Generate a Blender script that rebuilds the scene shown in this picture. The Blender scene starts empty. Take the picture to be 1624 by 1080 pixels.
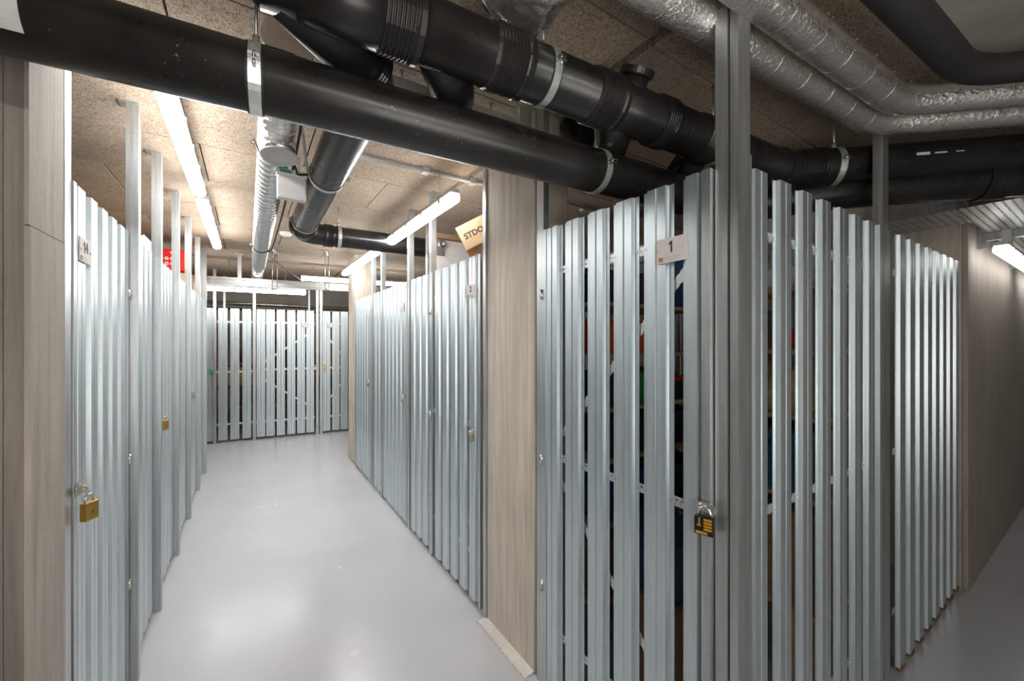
import bpy, bmesh, math, random
from mathutils import Vector, Matrix, noise as mnoise
random.seed(7)
scene = bpy.context.scene
COL = scene.collection
PI = math.pi

# ------------------------------------------------------------------ camera, world, exposure
CAMH = 1.52
TH = math.radians(33.1086)
cd = bpy.data.cameras.new('camera'); cam = bpy.data.objects.new('camera', cd); COL.objects.link(cam)
cd.sensor_width = 36; cd.lens = 641 / 1624 * 36; cd.clip_start = 0.02
cam.location = (0, 0, CAMH); cam.rotation_euler = (PI / 2, 0, -TH)
scene.camera = cam
w = bpy.data.worlds.new('world'); scene.world = w; w.use_nodes = True
w.node_tree.nodes['Background'].inputs[0].default_value = (.5, .5, .5, 1)
w.node_tree.nodes['Background'].inputs[1].default_value = 0.1
scene.view_settings.view_transform = 'Standard'
scene.view_settings.look = 'None'
scene.view_settings.exposure = 0.0
scene.view_settings.gamma = 1.0
scene.view_settings.use_curve_mapping = False
scene.cycles.use_denoising = True
scene.cycles.max_bounces = 10
scene.cycles.sample_clamp_indirect = 8
al = bpy.data.lights.new('soft_area_light', 'AREA'); al.shape = 'RECTANGLE'; al.size = 1.8; al.size_y = 1.0; al.energy = 30; al.color = (1, .97, .92)
alo = bpy.data.objects.new('soft_area_light', al); COL.objects.link(alo); alo.location = (.35, -1.15, 1.2); alo.rotation_euler = (math.radians(128), 0, math.radians(-25))  # soft fill added behind the camera, no fixture there
LAMP = 40.0      # strength of every lamp diffuser

# ------------------------------------------------------------------ materials
def nd(nt, t, **kw):
    n = nt.nodes.new(t)
    for k, v in kw.items(): setattr(n, k, v)
    return n
def base(name):
    m = bpy.data.materials.new(name); m.use_nodes = True
    return m, m.node_tree, m.node_tree.nodes['Principled BSDF']
def coords(nt, scale=(1, 1, 1), rot=(0, 0, 0)):
    tc = nd(nt, 'ShaderNodeTexCoord'); mp = nd(nt, 'ShaderNodeMapping')
    mp.inputs['Scale'].default_value = scale; mp.inputs['Rotation'].default_value = rot
    nt.links.new(tc.outputs['Object'], mp.inputs[0]); return mp
def noise(nt, vec, scale, detail=4, rough=.6, dist=0):
    n = nd(nt, 'ShaderNodeTexNoise'); n.inputs['Scale'].default_value = scale
    n.inputs['Detail'].default_value = detail; n.inputs['Roughness'].default_value = rough
    n.inputs['Distortion'].default_value = dist
    nt.links.new(vec.outputs[0], n.inputs['Vector']); return n
def ramp(nt, src, stops):
    r = nd(nt, 'ShaderNodeValToRGB'); e = r.color_ramp.elements
    while len(e) < len(stops): e.new(.5)
    for i, (p, c) in enumerate(stops):
        e[i].position = p; e[i].color = (c[0], c[1], c[2], 1) if hasattr(c, '__len__') else (c, c, c, 1)
    nt.links.new(src, r.inputs[0]); return r
def bump(nt, src, bsdf, strength, dist=.002):
    b = nd(nt, 'ShaderNodeBump'); b.inputs['Strength'].default_value = strength; b.inputs['Distance'].default_value = dist
    nt.links.new(src, b.inputs['Height']); nt.links.new(b.outputs[0], bsdf.inputs['Normal']); return b
def mixc(nt, fac, a, b, mode='MIX'):
    m = nd(nt, 'ShaderNodeMix', data_type='RGBA', blend_type=mode)
    for s, v in ((0, fac), (6, a), (7, b)):
        if hasattr(v, 'is_linked'): nt.links.new(v, m.inputs[s])
        else: m.inputs[s].default_value = v if s == 0 else (v[0], v[1], v[2], 1)
    return m.outputs[2]
def plain(name, col, rough=.5, metal=0, var=.12, scale=20, bmp=0, spec=None):
    m, nt, b = base(name)
    mp = coords(nt); n = noise(nt, mp, scale)
    r = ramp(nt, n.outputs[0], [(.3, [c * (1 - var) for c in col]), (.7, [min(1, c * (1 + var)) for c in col])])
    nt.links.new(r.outputs[0], b.inputs['Base Color'])
    b.inputs['Roughness'].default_value = rough; b.inputs['Metallic'].default_value = metal
    if spec is not None: b.inputs['Specular IOR Level'].default_value = spec
    if bmp: bump(nt, n.outputs[0], b, bmp)
    return m
def galv(name, c0, c1, rough=.34, metal=.9, holes=None):
    m, nt, b = base(name)
    mp = coords(nt, (30, 30, 1.2)); n = noise(nt, mp, 2, 5, .6)
    mp2 = coords(nt); v = nd(nt, 'ShaderNodeTexVoronoi'); v.inputs['Scale'].default_value = 90
    nt.links.new(mp2.outputs[0], v.inputs['Vector'])
    n2 = noise(nt, mp2, 5, 5, .65)
    r = ramp(nt, n.outputs[0], [(.3, c0), (.7, c1)])
    c = mixc(nt, .10, r.outputs[0], v.outputs['Color'], 'SOFT_LIGHT')
    nt.links.new(c, b.inputs['Base Color'])
    b.inputs['Metallic'].default_value = metal
    rr = ramp(nt, n.outputs[0], [(.3, rough - .03), (.75, rough + .06)])
    nt.links.new(rr.outputs[0], b.inputs['Roughness'])
    if holes:      # punched holes, laid out on the object's own x / z or x / y grid
        ax, px, py, rx, ry = holes
        tc = nd(nt, 'ShaderNodeTexCoord'); sp_ = nd(nt, 'ShaderNodeSeparateXYZ')
        nt.links.new(tc.outputs['Object'], sp_.inputs[0])
        def M(op, a, bb=None):
            q = nd(nt, 'ShaderNodeMath', operation=op)
            for i, x in enumerate((a, bb)):
                if x is None: continue
                if hasattr(x, 'is_linked'): nt.links.new(x, q.inputs[i])
                else: q.inputs[i].default_value = x
            return q.outputs[0]
        def cell(o, p, rad):
            f = M('SUBTRACT', M('FRACT', M('DIVIDE', o, p)), .5)
            return M('POWER', M('ABSOLUTE', M('MULTIPLY', f, p / rad)), 3)
        s = M('ADD', cell(sp_.outputs[ax[0]], px, rx), cell(sp_.outputs[ax[1]], py, ry))
        al = M('GREATER_THAN', s, 1.0)
        nt.links.new(al, b.inputs['Alpha'])
    return m
def concrete(name, c0, c1, grain=True, stain=.5):
    m, nt, b = base(name)
    mp = coords(nt, (14, 14, .8) if grain else (1, 1, 1))
    n = noise(nt, mp, 2.2 if grain else 3, 6, .65, .6)
    mp2 = coords(nt); n2 = noise(nt, mp2, 2.0, 5, .6); n3 = noise(nt, mp2, 60, 3, .7)
    r = ramp(nt, n.outputs[0], [(.3, c0), (.68, c1)])
    r2 = ramp(nt, n2.outputs[0], [(.3, .72), (.65, 1.0)])
    c = mixc(nt, stain, r.outputs[0], r2.outputs[0], 'MULTIPLY')
    r3 = ramp(nt, n3.outputs[0], [(.25, .72), (.4, 1)])
    c = mixc(nt, .5, c, r3.outputs[0], 'MULTIPLY')
    nt.links.new(c, b.inputs['Base Color']); b.inputs['Roughness'].default_value = .75
    a = nd(nt, 'ShaderNodeMath', operation='ADD'); nt.links.new(n.outputs[0], a.inputs[0]); nt.links.new(n3.outputs[0], a.inputs[1])
    bump(nt, a.outputs[0], b, .6, .003)
    return m
def woodwool():
    m, nt, b = base('woodwool')
    mp = coords(nt, (1, 1, 1)); oi = nd(nt, 'ShaderNodeObjectInfo')
    n1 = noise(nt, mp, 95, 2, .5, 2.2)
    mpb = coords(nt, (70, 330, 100), (0, 0, .6)); n2 = noise(nt, mpb, 1, 2, .5, .8)
    mpc = coords(nt, (330, 80, 100), (0, 0, -.35)); n3 = noise(nt, mpc, 1, 2, .5, .8)
    mx = nd(nt, 'ShaderNodeMath', operation='MAXIMUM'); nt.links.new(n2.outputs[0], mx.inputs[0]); nt.links.new(n3.outputs[0], mx.inputs[1])
    av = nd(nt, 'ShaderNodeMath', operation='MULTIPLY_ADD'); nt.links.new(n1.outputs[0], av.inputs[0]); av.inputs[1].default_value = .45; nt.links.new(mx.outputs[0], av.inputs[2])
    r = ramp(nt, av.outputs[0], [(.62, (.10, .065, .04)), (.72, (.36, .275, .205)), (.9, (.56, .46, .365))])
    n4 = noise(nt, mp, 1.6, 4, .6); r4 = ramp(nt, n4.outputs[0], [(.3, (.80, .77, .74)), (.7, (1, 1, 1))])
    c = mixc(nt, 1, r.outputs[0], r4.outputs[0], 'MULTIPLY')
    hr = ramp(nt, oi.outputs['Random'], [(0, .86), (1, 1)])
    c = mixc(nt, 1, c, hr.outputs[0], 'MULTIPLY')
    nt.links.new(c, b.inputs['Base Color']); b.inputs['Roughness'].default_value = .9
    bump(nt, av.outputs[0], b, .55, .004)
    return m
def floor_mat():
    m, nt, b = base('epoxy')
    mp = coords(nt); n = noise(nt, mp, 1.3, 5, .6); n2 = noise(nt, mp, 7, 1.5, .5); n3 = noise(nt, mp, 55, 2, .5)
    r = ramp(nt, n.outputs[0], [(.3, (.44, .442, .465)), (.7, (.50, .502, .52))])
    sp = ramp(nt, n3.outputs[0], [(.80, 0), (.86, .12)])
    nt.links.new(r.outputs[0], b.inputs['Base Color'])
    mr = nd(nt, 'ShaderNodeMath', operation='MULTIPLY_ADD'); nt.links.new(n2.outputs[0], mr.inputs[0]); mr.inputs[1].default_value = .12; mr.inputs[2].default_value = .18; nt.links.new(mr.outputs[0], b.inputs['Roughness'])
    b.inputs['Specular IOR Level'].default_value = .5
    n5 = noise(nt, mp, 16, 2, .5); bump(nt, n5.outputs[0], b, .12, .003)
    return m
def black_plastic():
    m, nt, b = base('black_pe')
    mp = coords(nt); n = noise(nt, mp, 6, 5, .6); n2 = noise(nt, mp, 110, 3, .65); n3 = noise(nt, mp, 3.3, 3, .5)
    r = ramp(nt, n.outputs[0], [(.3, (.011, .010, .010)), (.75, (.021, .019, .018))])
    sp = ramp(nt, n2.outputs[0], [(.67, 0), (.70, .8)]); area = ramp(nt, n3.outputs[0], [(.54, 0), (.66, 1)])
    mu = nd(nt, 'ShaderNodeMath', operation='MULTIPLY'); nt.links.new(sp.outputs[0], mu.inputs[0]); nt.links.new(area.outputs[0], mu.inputs[1])
    c = mixc(nt, mu.outputs[0], r.outputs[0], (.35, .34, .33))
    nt.links.new(c, b.inputs['Base Color'])
    rr = ramp(nt, n.outputs[0], [(.3, .24), (.7, .36)]); nt.links.new(rr.outputs[0], b.inputs['Roughness'])
    return m
def foil_mat(name='foil', sc=60, st=.75):
    m, nt, b = base(name)
    mp = coords(nt); v = nd(nt, 'ShaderNodeTexVoronoi', feature='SMOOTH_F1'); v.inputs['Scale'].default_value = sc
    n = noise(nt, mp, sc * 1.4, 4, .7, 1.2)
    nt.links.new(n.outputs['Color'], v.inputs['Vector'])
    b.inputs['Base Color'].default_value = (.92, .89, .86, 1); b.inputs['Metallic'].default_value = .9; b.inputs['Roughness'].default_value = .17
    bump(nt, n.outputs[0], b, st, .004)
    return m
def emis(name, col, s):
    m, nt, b = base(name)
    b.inputs['Base Color'].default_value = (.9, .9, .9, 1)
    b.inputs['Emission Color'].default_value = (*col, 1); b.inputs['Emission Strength'].default_value = s
    return m
def cardboard(name, col):
    m, nt, b = base(name)
    mp = coords(nt, (1, 1, 12)); n = noise(nt, mp, 8, 4, .6)
    r = ramp(nt, n.outputs[0], [(.3, [c * .86 for c in col]), (.7, col)])
    nt.links.new(r.outputs[0], b.inputs['Base Color']); b.inputs['Roughness'].default_value = .85
    return m

MAT = dict(
    galv=galv('galvanised', (.54, .61, .645), (.68, .745, .775), .37, .86),
    steel=galv('post_steel', (.44, .46, .47), (.62, .645, .655), .38),
    perf=galv('perforated_strip', (.52, .54, .55), (.72, .74, .75), .4, .8, ((0, 2), .022, .03, .0035, .0035)),
    tray=galv('tray_perforated', (.62, .62, .61), (.78, .78, .76), .38, .8, ((0, 1), .036, .030, .011, .0055)),
    slot=galv('slotted_rail', (.58, .58, .57), (.75, .75, .74), .38, .8, ((0, 2), .05, .062, .016, .008)),
    strut=galv('slotted_strut', (.55, .56, .56), (.72, .73, .73), .38, .8, ((2, 0), .05, .05, .016, .007)),
    zinc=galv('zinc_band', (.60, .66, .62), (.74, .80, .76), .34, .75),
    pe=black_plastic(),
    rubber=plain('rubber', (.015, .015, .015), .55),
    duct=plain('dark_duct', (.022, .02, .02), .6),
    conc=concrete('board_concrete', (.50, .43, .355), (.74, .655, .56)),
    conc_l=concrete('left_concrete', (.20, .18, .155), (.33, .295, .26)),
    conc_d=concrete('wall_concrete', (.31, .275, .235), (.44, .39, .335), False),
    conc_w=concrete('passage_concrete', (.34, .30, .26), (.50, .44, .38), True, .35),
    slab=concrete('slab_concrete', (.30, .285, .245), (.40, .375, .325), False),
    screed=concrete('screed', (.50, .47, .43), (.70, .67, .63), False, .3),
    rust=plain('rust_dust', (.40, .22, .09), .9, 0, .4, 120),
    wool=woodwool(), floor=floor_mat(),
    foil=foil_mat(), foil2=foil_mat('foil_crumpled', 16, 1.0),
    spiral=plain('spiral_steel', (.68, .69, .69), .25, .95, .12, 9),
    tape=plain('foil_tape', (.7, .69, .67), .3, .95, .1, 40, .3),
    lamp=emis('lamp_diffuser', (1, .985, .96), LAMP),
    lamp_dim=emis('lamp_diffuser_dim', (1, .985, .96), LAMP * .16),
    lamp_mid=emis('lamp_diffuser_mid', (1, .985, .96), LAMP * .6),
    lampbody=plain('lamp_body', (.62, .61, .60), .45),
    white=plain('white_plastic', (.74, .72, .71), .45, 0, .04),
    greyp=plain('grey_plastic', (.50, .49, .48), .4),
    board=plain('white_board', (.72, .69, .66), .6, 0, .03),
    green=plain('green_sticker', (.02, .36, .22), .5), brass=plain('brass', (.62, .38, .10), .3, .85, .12),
    brass_l=plain('pale_brass', (.66, .52, .30), .35, .85, .12),
    chrome=plain('chrome', (.75, .74, .72), .2, 1), blackp=plain('lock_black', (.012, .011, .010), .3),
    gold=plain('gold_print', (.65, .34, .04), .4, .5), plate=plain('plate_white', (.66, .61, .60), .5, 0, .03),
    ink=plain('ink', (.05, .045, .045), .6), brown=plain('plate_brown', (.42, .17, .07), .6),
    hasp=plain('hasp_steel', (.40, .37, .28), .4, .8, .2), cord=plain('cable_black', (.02, .02, .02), .5),
    pvc=plain('grey_conduit', (.42, .41, .40), .45, 0, .06),
    card=cardboard('cardboard', (.66, .46, .27)), card2=cardboard('cardboard_dark', (.36, .23, .13)),
    wood=cardboard('shelf_wood', (.52, .38, .20)), red=plain('red_case', (.75, .02, .015), .35),
    orange=plain('orange_crate', (.82, .13, .02), .45), grn=plain('green_tub', (.02, .30, .05), .45),
    blue=plain('blue_tub', (.015, .06, .17), .45), teal=plain('teal_tub', (.015, .13, .16), .5),
    dark=plain('dark_case', (.03, .03, .035), .5), yellow=plain('yellow_bag', (.55, .42, .06), .6),
    bag=plain('white_bag', (.78, .76, .77), .35, 0, .1, 60, .8), tan=plain('tan_cloth', (.42, .33, .18), .85, 0, .2, 30, .4),
    bung=plain('slat_plug', (.20, .10, .03), .8), tag_g=plain('green_lock', (.01, .28, .10), .4),
    print=plain('white_print', (.6, .62, .64), .6), pink=plain('maroon_cloth', (.28, .05, .06), .8),
)

# ------------------------------------------------------------------ things, parts, meshes
FR = {}
def setp(o, label=None, cat=None, group=None, kind=None):
    if label: o['label'] = label
    if cat: o['category'] = cat
    if group: o['group'] = group
    if kind: o['kind'] = kind
    return o
def thing(name, label, cat, loc=(0, 0, 0), rz=0, group=None):
    o = bpy.data.objects.new(name, None); o.empty_display_size = .05; COL.objects.link(o)
    o.location = loc; o.rotation_euler = (0, 0, rz)
    FR[o] = Matrix.Translation(loc) @ Matrix.Rotation(rz, 4, 'Z')
    return setp(o, label, cat, group)
class MB:
    def __init__(s): s.v = []; s.f = []; s.sm = []
    def add(s, vs, fs, smooth=False):
        n = len(s.v); s.v += [Vector(v) for v in vs]; s.f += [tuple(i + n for i in f) for f in fs]; s.sm += [smooth] * len(fs); return s
    def box(s, c, d, rot=None, rz=0):
        c = Vector(c); R = rot if rot is not None else Matrix.Rotation(rz, 3, 'Z')
        vs = [c + R @ Vector((x * d[0] / 2, y * d[1] / 2, z * d[2] / 2)) for x in (-1, 1) for y in (-1, 1) for z in (-1, 1)]
        return s.add(vs, [(0, 1, 3, 2), (4, 6, 7, 5), (0, 4, 5, 1), (2, 3, 7, 6), (0, 2, 6, 4), (1, 5, 7, 3)])
    def lohi(s, a, b): return s.box([(a[i] + b[i]) / 2 for i in range(3)], [abs(b[i] - a[i]) for i in range(3)])
    def bevbox(s, c, d, bev=.004, rot=None):
        bm = bmesh.new(); bmesh.ops.create_cube(bm, size=1)
        for v in bm.verts: v.co = Vector((v.co.x * d[0], v.co.y * d[1], v.co.z * d[2]))
        bmesh.ops.bevel(bm, geom=bm.edges[:], offset=bev, segments=2, affect='EDGES', profile=.6)
        R = rot if rot is not None else Matrix.Identity(3)
        bm.verts.index_update()
        s.add([Vector(c) + R @ v.co for v in bm.verts], [tuple(v.index for v in f.verts) for f in bm.faces]); bm.free(); return s
    def sweep(s, pts, r, seg=20, caps=True, fn=None, smooth=True):
        pts = [Vector(p) for p in pts]; n = len(pts)
        R = r if hasattr(r, '__len__') else [r] * n
        tan = []
        for i in range(n):
            a = pts[max(0, i - 1)]; b = pts[min(n - 1, i + 1)]
            t = (b - a)
            tan.append(t.normalized() if t.length > 1e-9 else (tan[-1] if tan else Vector((0, 0, 1))))
        up = Vector((0, 0, 1)) if abs(tan[0].z) < .9 else Vector((0, 1, 0))
        u = (up - tan[0] * up.dot(tan[0])).normalized()
        vs = []
        for i in range(n):
            u = (u - tan[i] * u.dot(tan[i])).normalized(); w_ = tan[i].cross(u)
            for k in range(seg):
                a = 2 * PI * k / seg; rr = R[i]
                p = pts[i] + (u * math.cos(a) + w_ * math.sin(a)) * rr
                if fn: p = pts[i] + (p - pts[i]) * fn(p)
                vs.append(p)
        fs = [(i * seg + k, i * seg + (k + 1) % seg, (i + 1) * seg + (k + 1) % seg, (i + 1) * seg + k) for i in range(n - 1) for k in range(seg)]
        s.add(vs, fs, smooth)
        if caps:
            b = len(s.v) - len(vs)
            s.f += [tuple(b + k for k in reversed(range(seg))), tuple(b + (n - 1) * seg + k for k in range(seg))]; s.sm += [False, False]
        return s
    def cyl(s, a, b, r, seg=14): return s.sweep([a, b], r, seg)
    def lathe(s, p, d, prof, seg=32):     # closed ring profile [(t, r)] about the line p, d
        p = Vector(p); d = Vector(d).normalized()
        up = Vector((0, 0, 1)) if abs(d.z) < .9 else Vector((0, 1, 0))
        u = (up - d * up.dot(d)).normalized(); w_ = d.cross(u); n = len(prof)
        vs = [p + d * t + (u * math.cos(2 * PI * k / seg) + w_ * math.sin(2 * PI * k / seg)) * r for (t, r) in prof for k in range(seg)]
        fs = [(i * seg + k, i * seg + (k + 1) % seg, ((i + 1) % n) * seg + (k + 1) % seg, ((i + 1) % n) * seg + k) for i in range(n) for k in range(seg)]
        return s.add(vs, fs, False)
    def prism(s, poly, z0, z1):           # closed polygon (x, y) extruded along z
        n = len(poly); vs = [(x, y, z0) for x, y in poly] + [(x, y, z1) for x, y in poly]
        fs = [(i, (i + 1) % n, (i + 1) % n + n, i + n) for i in range(n)]
        s.add(vs, fs); return s.add([], []) if False else s._caps(n)
    def _caps(s, n):
        b = len(s.v) - 2 * n
        s.f += [tuple(b + i for i in reversed(range(n))), tuple(b + n + i for i in range(n))]; s.sm += [False, False]; return s
    def tf(s, M): s.v = [M @ v for v in s.v]; return s
    def mesh(s, name, m):
        me = bpy.data.meshes.new(name); me.from_pydata([tuple(v) for v in s.v], [], s.f)
        for i, p in enumerate(me.polygons): p.use_smooth = s.sm[i]
        if m: me.materials.append(MAT[m])
        me.update()
        bm = bmesh.new(); bm.from_mesh(me); bmesh.ops.recalc_face_normals(bm, faces=bm.faces[:]); bm.to_mesh(me); bm.free()
        return me
    def build(s, name, m, parent=None, world=False, origin=None):
        if world and parent is not None:
            Mi = FR[parent].inverted(); s.v = [Mi @ v for v in s.v]
        loc = (0, 0, 0)
        if parent is None:                # origin at the middle of the base
            xs = [v.x for v in s.v]; ys = [v.y for v in s.v]; zs = [v.z for v in s.v]
            loc = Vector(origin) if origin else Vector(((min(xs) + max(xs)) / 2, (min(ys) + max(ys)) / 2, min(zs)))
            s.v = [v - loc for v in s.v]
        o = bpy.data.objects.new(name, s.mesh(name, m)); COL.objects.link(o)
        if parent is not None: o.parent = parent; FR[o] = FR[parent]
        else: o.location = loc; FR[o] = Matrix.Translation(loc)
        return o
def inst(name, me, parent, loc=(0, 0, 0), rot=(0, 0, 0), scale=(1, 1, 1)):
    o = bpy.data.objects.new(name, me); COL.objects.link(o); o.parent = parent; o.location = loc; o.rotation_euler = rot; o.scale = scale; return o
def fillet(pts, rad, n=8):
    pts = [Vector(p) for p in pts]; out = [pts[0]]
    for i in range(1, len(pts) - 1):
        a = (pts[i - 1] - pts[i]); b = (pts[i + 1] - pts[i]); r = min(rad, a.length * .49, b.length * .49)
        p0 = pts[i] + a.normalized() * r; p2 = pts[i] + b.normalized() * r
        for k in range(n + 1):
            t = k / n; out.append(p0 * (1 - t) ** 2 + pts[i] * 2 * t * (1 - t) + p2 * t * t)
    out.append(pts[-1]); return out
def resample(pts, step):
    out = [pts[0]]
    for a, b in zip(pts, pts[1:]):
        n = max(1, int((b - a).length / step))
        out += [a.lerp(b, k / n) for k in range(1, n + 1)]
    return out
def text_mb(txt, size, M, depth=.0006, mb=None):
    cu = bpy.data.curves.new('t', 'FONT'); cu.body = txt; cu.size = size; cu.align_x = 'CENTER'; cu.align_y = 'CENTER'; cu.extrude = depth; cu.resolution_u = 3; cu.offset = size * .03
    o = bpy.data.objects.new('t', cu); COL.objects.link(o)
    bpy.context.view_layer.update()
    me = o.evaluated_get(bpy.context.evaluated_depsgraph_get()).to_mesh()
    mb = mb or MB(); mb.add([M @ v.co for v in me.vertices], [tuple(p.vertices) for p in me.polygons])
    o.evaluated_get(bpy.context.evaluated_depsgraph_get()).to_mesh_clear()
    bpy.data.objects.remove(o); bpy.data.curves.remove(cu); return mb
FACE = Matrix.Rotation(PI / 2, 4, 'X')          # text upright, facing local -y

# ------------------------------------------------------------------ the setting
CZ = 2.57
XL, XC, YR = -.443, 1.09, .585                  # left fence, corridor fence, passage fence planes
def structure(name, mb, m, label=None): o = mb.build(name, m); o['kind'] = 'structure'; return o
structure('floor', MB().lohi((-3.2, -1.5, -.1), (9, 8.9, 0)), 'floor')
ceil = structure('ceiling', MB().lohi((-3.2, -1.5, 2.62), (9, 8.9, 2.75)), 'slab')
FR[ceil] = Matrix.Translation(ceil.location)
bw = MB().bevbox((0, 0, 0), (.994, .594, .05), .003).mesh('ceiling_board', 'wool')
cl = Vector(ceil.location)
for r in range(17):
    y = -1.48 + .6 * r + .3
    off = -.22 if r % 2 else -.72
    k = -3
    while True:
        x0 = off + k; x1 = x0 + 1; k += 1
        a, b_ = max(x0, -3.0), min(x1, 1.17)
        if x0 > 1.17: break
        if b_ - a > .05: inst('ceiling_board', bw, ceil, Vector(((a + b_) / 2, y, CZ + .025)) - cl, scale=((b_ - a), 1, 1))
    if y > .3:
        x0 = 1.21 + (0 if r % 2 else -.5)
        while x0 < 3.6:
            a, b_ = max(x0, 1.21), min(x0 + 1, 3.62)
            if b_ - a > .05: inst('ceiling_board', bw, ceil, Vector(((a + b_) / 2, y + .02, CZ + .025)) - cl, scale=((b_ - a), 1, 1))
            x0 += 1
structure('wall_back', MB().lohi((-3.2, 8.7, 0), (3.64, 8.9, 2.62)), 'conc_d')
structure('wall_front', MB().lohi((-3.2, -1.5, 0), (9, -1.3, 2.62)), 'board')  # unseen wall behind the camera, made white to bounce light
structure('wall_far_left', MB().lohi((-3.2, -1.3, 0), (-3.0, 8.7, 2.62)), 'conc_d')
structure('wall_far_right', MB().lohi((8.8, -1.3, 0), (9, .54, 2.62)), 'conc_d')
# stub wall on the left, a rebated corner strip and a lighter board-marked end
wl = structure('wall_left', MB().lohi((-3.0, 1.452, 0), (-.485, 1.67, 2.62)), 'conc_l')
FR[wl] = Matrix.Translation(wl.location)
MB().lohi((-.486, 1.458, 0), (XL - .007, 1.67, 2.62)).build('corner_strip', 'conc_l', wl, world=True)
MB().lohi((XL - .008, 1.452, 1.80), (XL, 1.67, 2.62)).build('concrete_face', 'conc_w', wl, world=True)
MB().lohi((XL - .008, 1.452, 0), (XL + .003, 1.67, 1.796)).build('concrete_face', 'conc_w', wl, world=True)
# thick wall on the right, its passage face cast in separate panels with recessed joints
wr = structure('wall_right', MB().lohi((3.66, .56, 0), (9, 8.9, 2.62)), 'conc_d')
FR[wr] = Matrix.Translation(wr.location)
xs = [3.64, 4.215, 5.40, 6.6, 7.8, 9]
for a, b_ in zip(xs, xs[1:]):
    MB().bevbox(((a + b_) / 2 , .5525, 1.31), (b_ - a - .008, .025, 2.62), .004).build('concrete_panel', 'conc_w', wr, world=True)
MB().lohi((3.64, .566, 0), (3.66, 8.7, 2.62)).build('concrete_face', 'conc', wr, world=True)
# pillars
p1 = thing('concrete_pillar', 'board-marked beige concrete pillar between door 1 and door 2', 'pillar', (1.19, 1.70, 0))
MB().bevbox((1.19, 1.703, 1.31), (.2, .434, 2.62), .008).build('shaft', 'conc', p1, world=True)
p2 = thing('concrete_pillar', 'smooth pale concrete pillar at the far end of the right fence', 'pillar', (1.2, 5.37, 0))
MB().bevbox((1.195, 5.37, 1.31), (.21, .42, 2.62), .025).build('shaft', 'conc', p2, world=True)
# screed kerb and drill dust at the pillar foot
mb = MB()
n = 22
ro = random.Random(3)
for i in range(n):
    a = 1.49 + .44 * i / n; b_ = 1.49 + .44 * (i + 1) / n
    x = 1.055 + ro.uniform(-.004, .004)
    mb.add([(x - .012, a, .001), (1.09, a, .012), (x - .012, b_, .001), (1.09, b_, .012), (1.09, a, 0), (1.09, b_, 0)], [(0, 2, 3, 1), (0, 1, 4), (2, 5, 3), (0, 4, 5, 2), (1, 3, 5, 4)])
t1 = structure('trim_1', mb, 'screed')
dust = MB()
def crumb(x, y, s):
    dust.add([(x - s, y, .0), (x, y - s, .0), (x + s, y + s * .3, .0), (x, y, s * .9)], [(0, 1, 3), (1, 2, 3), (2, 0, 3), (0, 2, 1)])
for _ in range(240):
    yy = ro.uniform(1.47, 1.95); crumb(1.035 + ro.gauss(0, .004) - .0, yy, ro.uniform(.0008, .0022))
for _ in range(70): crumb(3.45 + ro.uniform(-.15, .12), .50 + ro.uniform(-.03, .03), ro.uniform(.001, .003))
for _ in range(45): crumb(1.07 + ro.gauss(0, .02), 3.9 + ro.gauss(0, .5) - .1, ro.uniform(.001, .002))
setp(dust.build('drill_dust', 'rust'), 'rusty brown drill dust scattered along the fence and pillar feet', 'dust', kind='stuff')

# ------------------------------------------------------------------ fence parts
HS = [(-.056, 0), (-.038, 0), (-.034, -.013), (-.004, -.013), (0, -.0105), (.004, -.013), (.034, -.013), (.038, 0), (.056, 0)]
def hat(prof, th=.0012): return prof + [(x, y + th) for x, y in reversed(prof)]
S_BOT, S_TOP = .035, 2.0
slat_me = MB().prism(hat(HS), S_BOT, S_TOP).mesh('slat', 'galv')
slat_n = MB().prism(hat([(-.036, 0), (-.022, 0), (-.018, -.017), (.018, -.017), (.022, 0), (.036, 0)]), S_BOT, S_TOP).mesh('slat', 'galv')
ob = [(-.02, -.02), (.02, -.02), (.02, .02), (.008, .02), (.008, .018), (.018, .018), (.018, -.018), (-.018, -.018), (-.018, .018), (-.008, .018), (-.008, .02), (-.02, .02)]
screw_me = MB().cyl((0, .0005, 0), (0, -.0035, 0), .0045, 6).mesh('screw', 'chrome')
stile_me = MB().box((0, 0, 1.015), (.026, .032, 1.97)).mesh('stile', 'steel')
def fence_panel(kind, label, O, rz, L, cs, narrow=(), stiles=True, rails=(.285, 1.03, 1.815), brace=None, screws=True, group=None, flip=False, plugs=False):
    t = thing(kind, label, 'door' if kind == 'storage_door' else 'fence', (O[0], O[1], 0), rz, group)
    for c in cs: inst('slat', slat_n if c in narrow else slat_me, t, (c, 0, 0))
    if stiles:
        inst('stile', stile_me, t, (.013, 0, 0)); inst('stile', stile_me, t, (L - .013, 0, 0))
    for z in rails:
        MB().lohi((.004, .002, z - .015), (L - .004, .0045, z + .015)).build('rail', 'perf', t)
    if brace:
        for (xa, za, xb, zb) in brace:
            v = Vector((xb - xa, 0, zb - za)); ang = math.atan2(v.z, v.x)
            me = MB().lohi((0, .005, -.014), (v.length, .0072, .014)).mesh('brace', 'perf')
            inst('brace', me, t, (xa, 0, za), (0, -ang, 0))
    if screws:
        sm = MB()
        for c in cs:
            for z in rails:
                for dx in (-.047, .047): sm.cyl((c + dx, .0005, z), (c + dx, -.0032, z), .0042, 6)
        o = sm.build('screws', 'chrome', t); o['kind'] = 'stuff'
    if plugs:
        for c in cs: MB().bevbox((c, -.006, .03), (.058, .02, .022), .004).build('foot_plug', 'bung', t)
    return t
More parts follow.
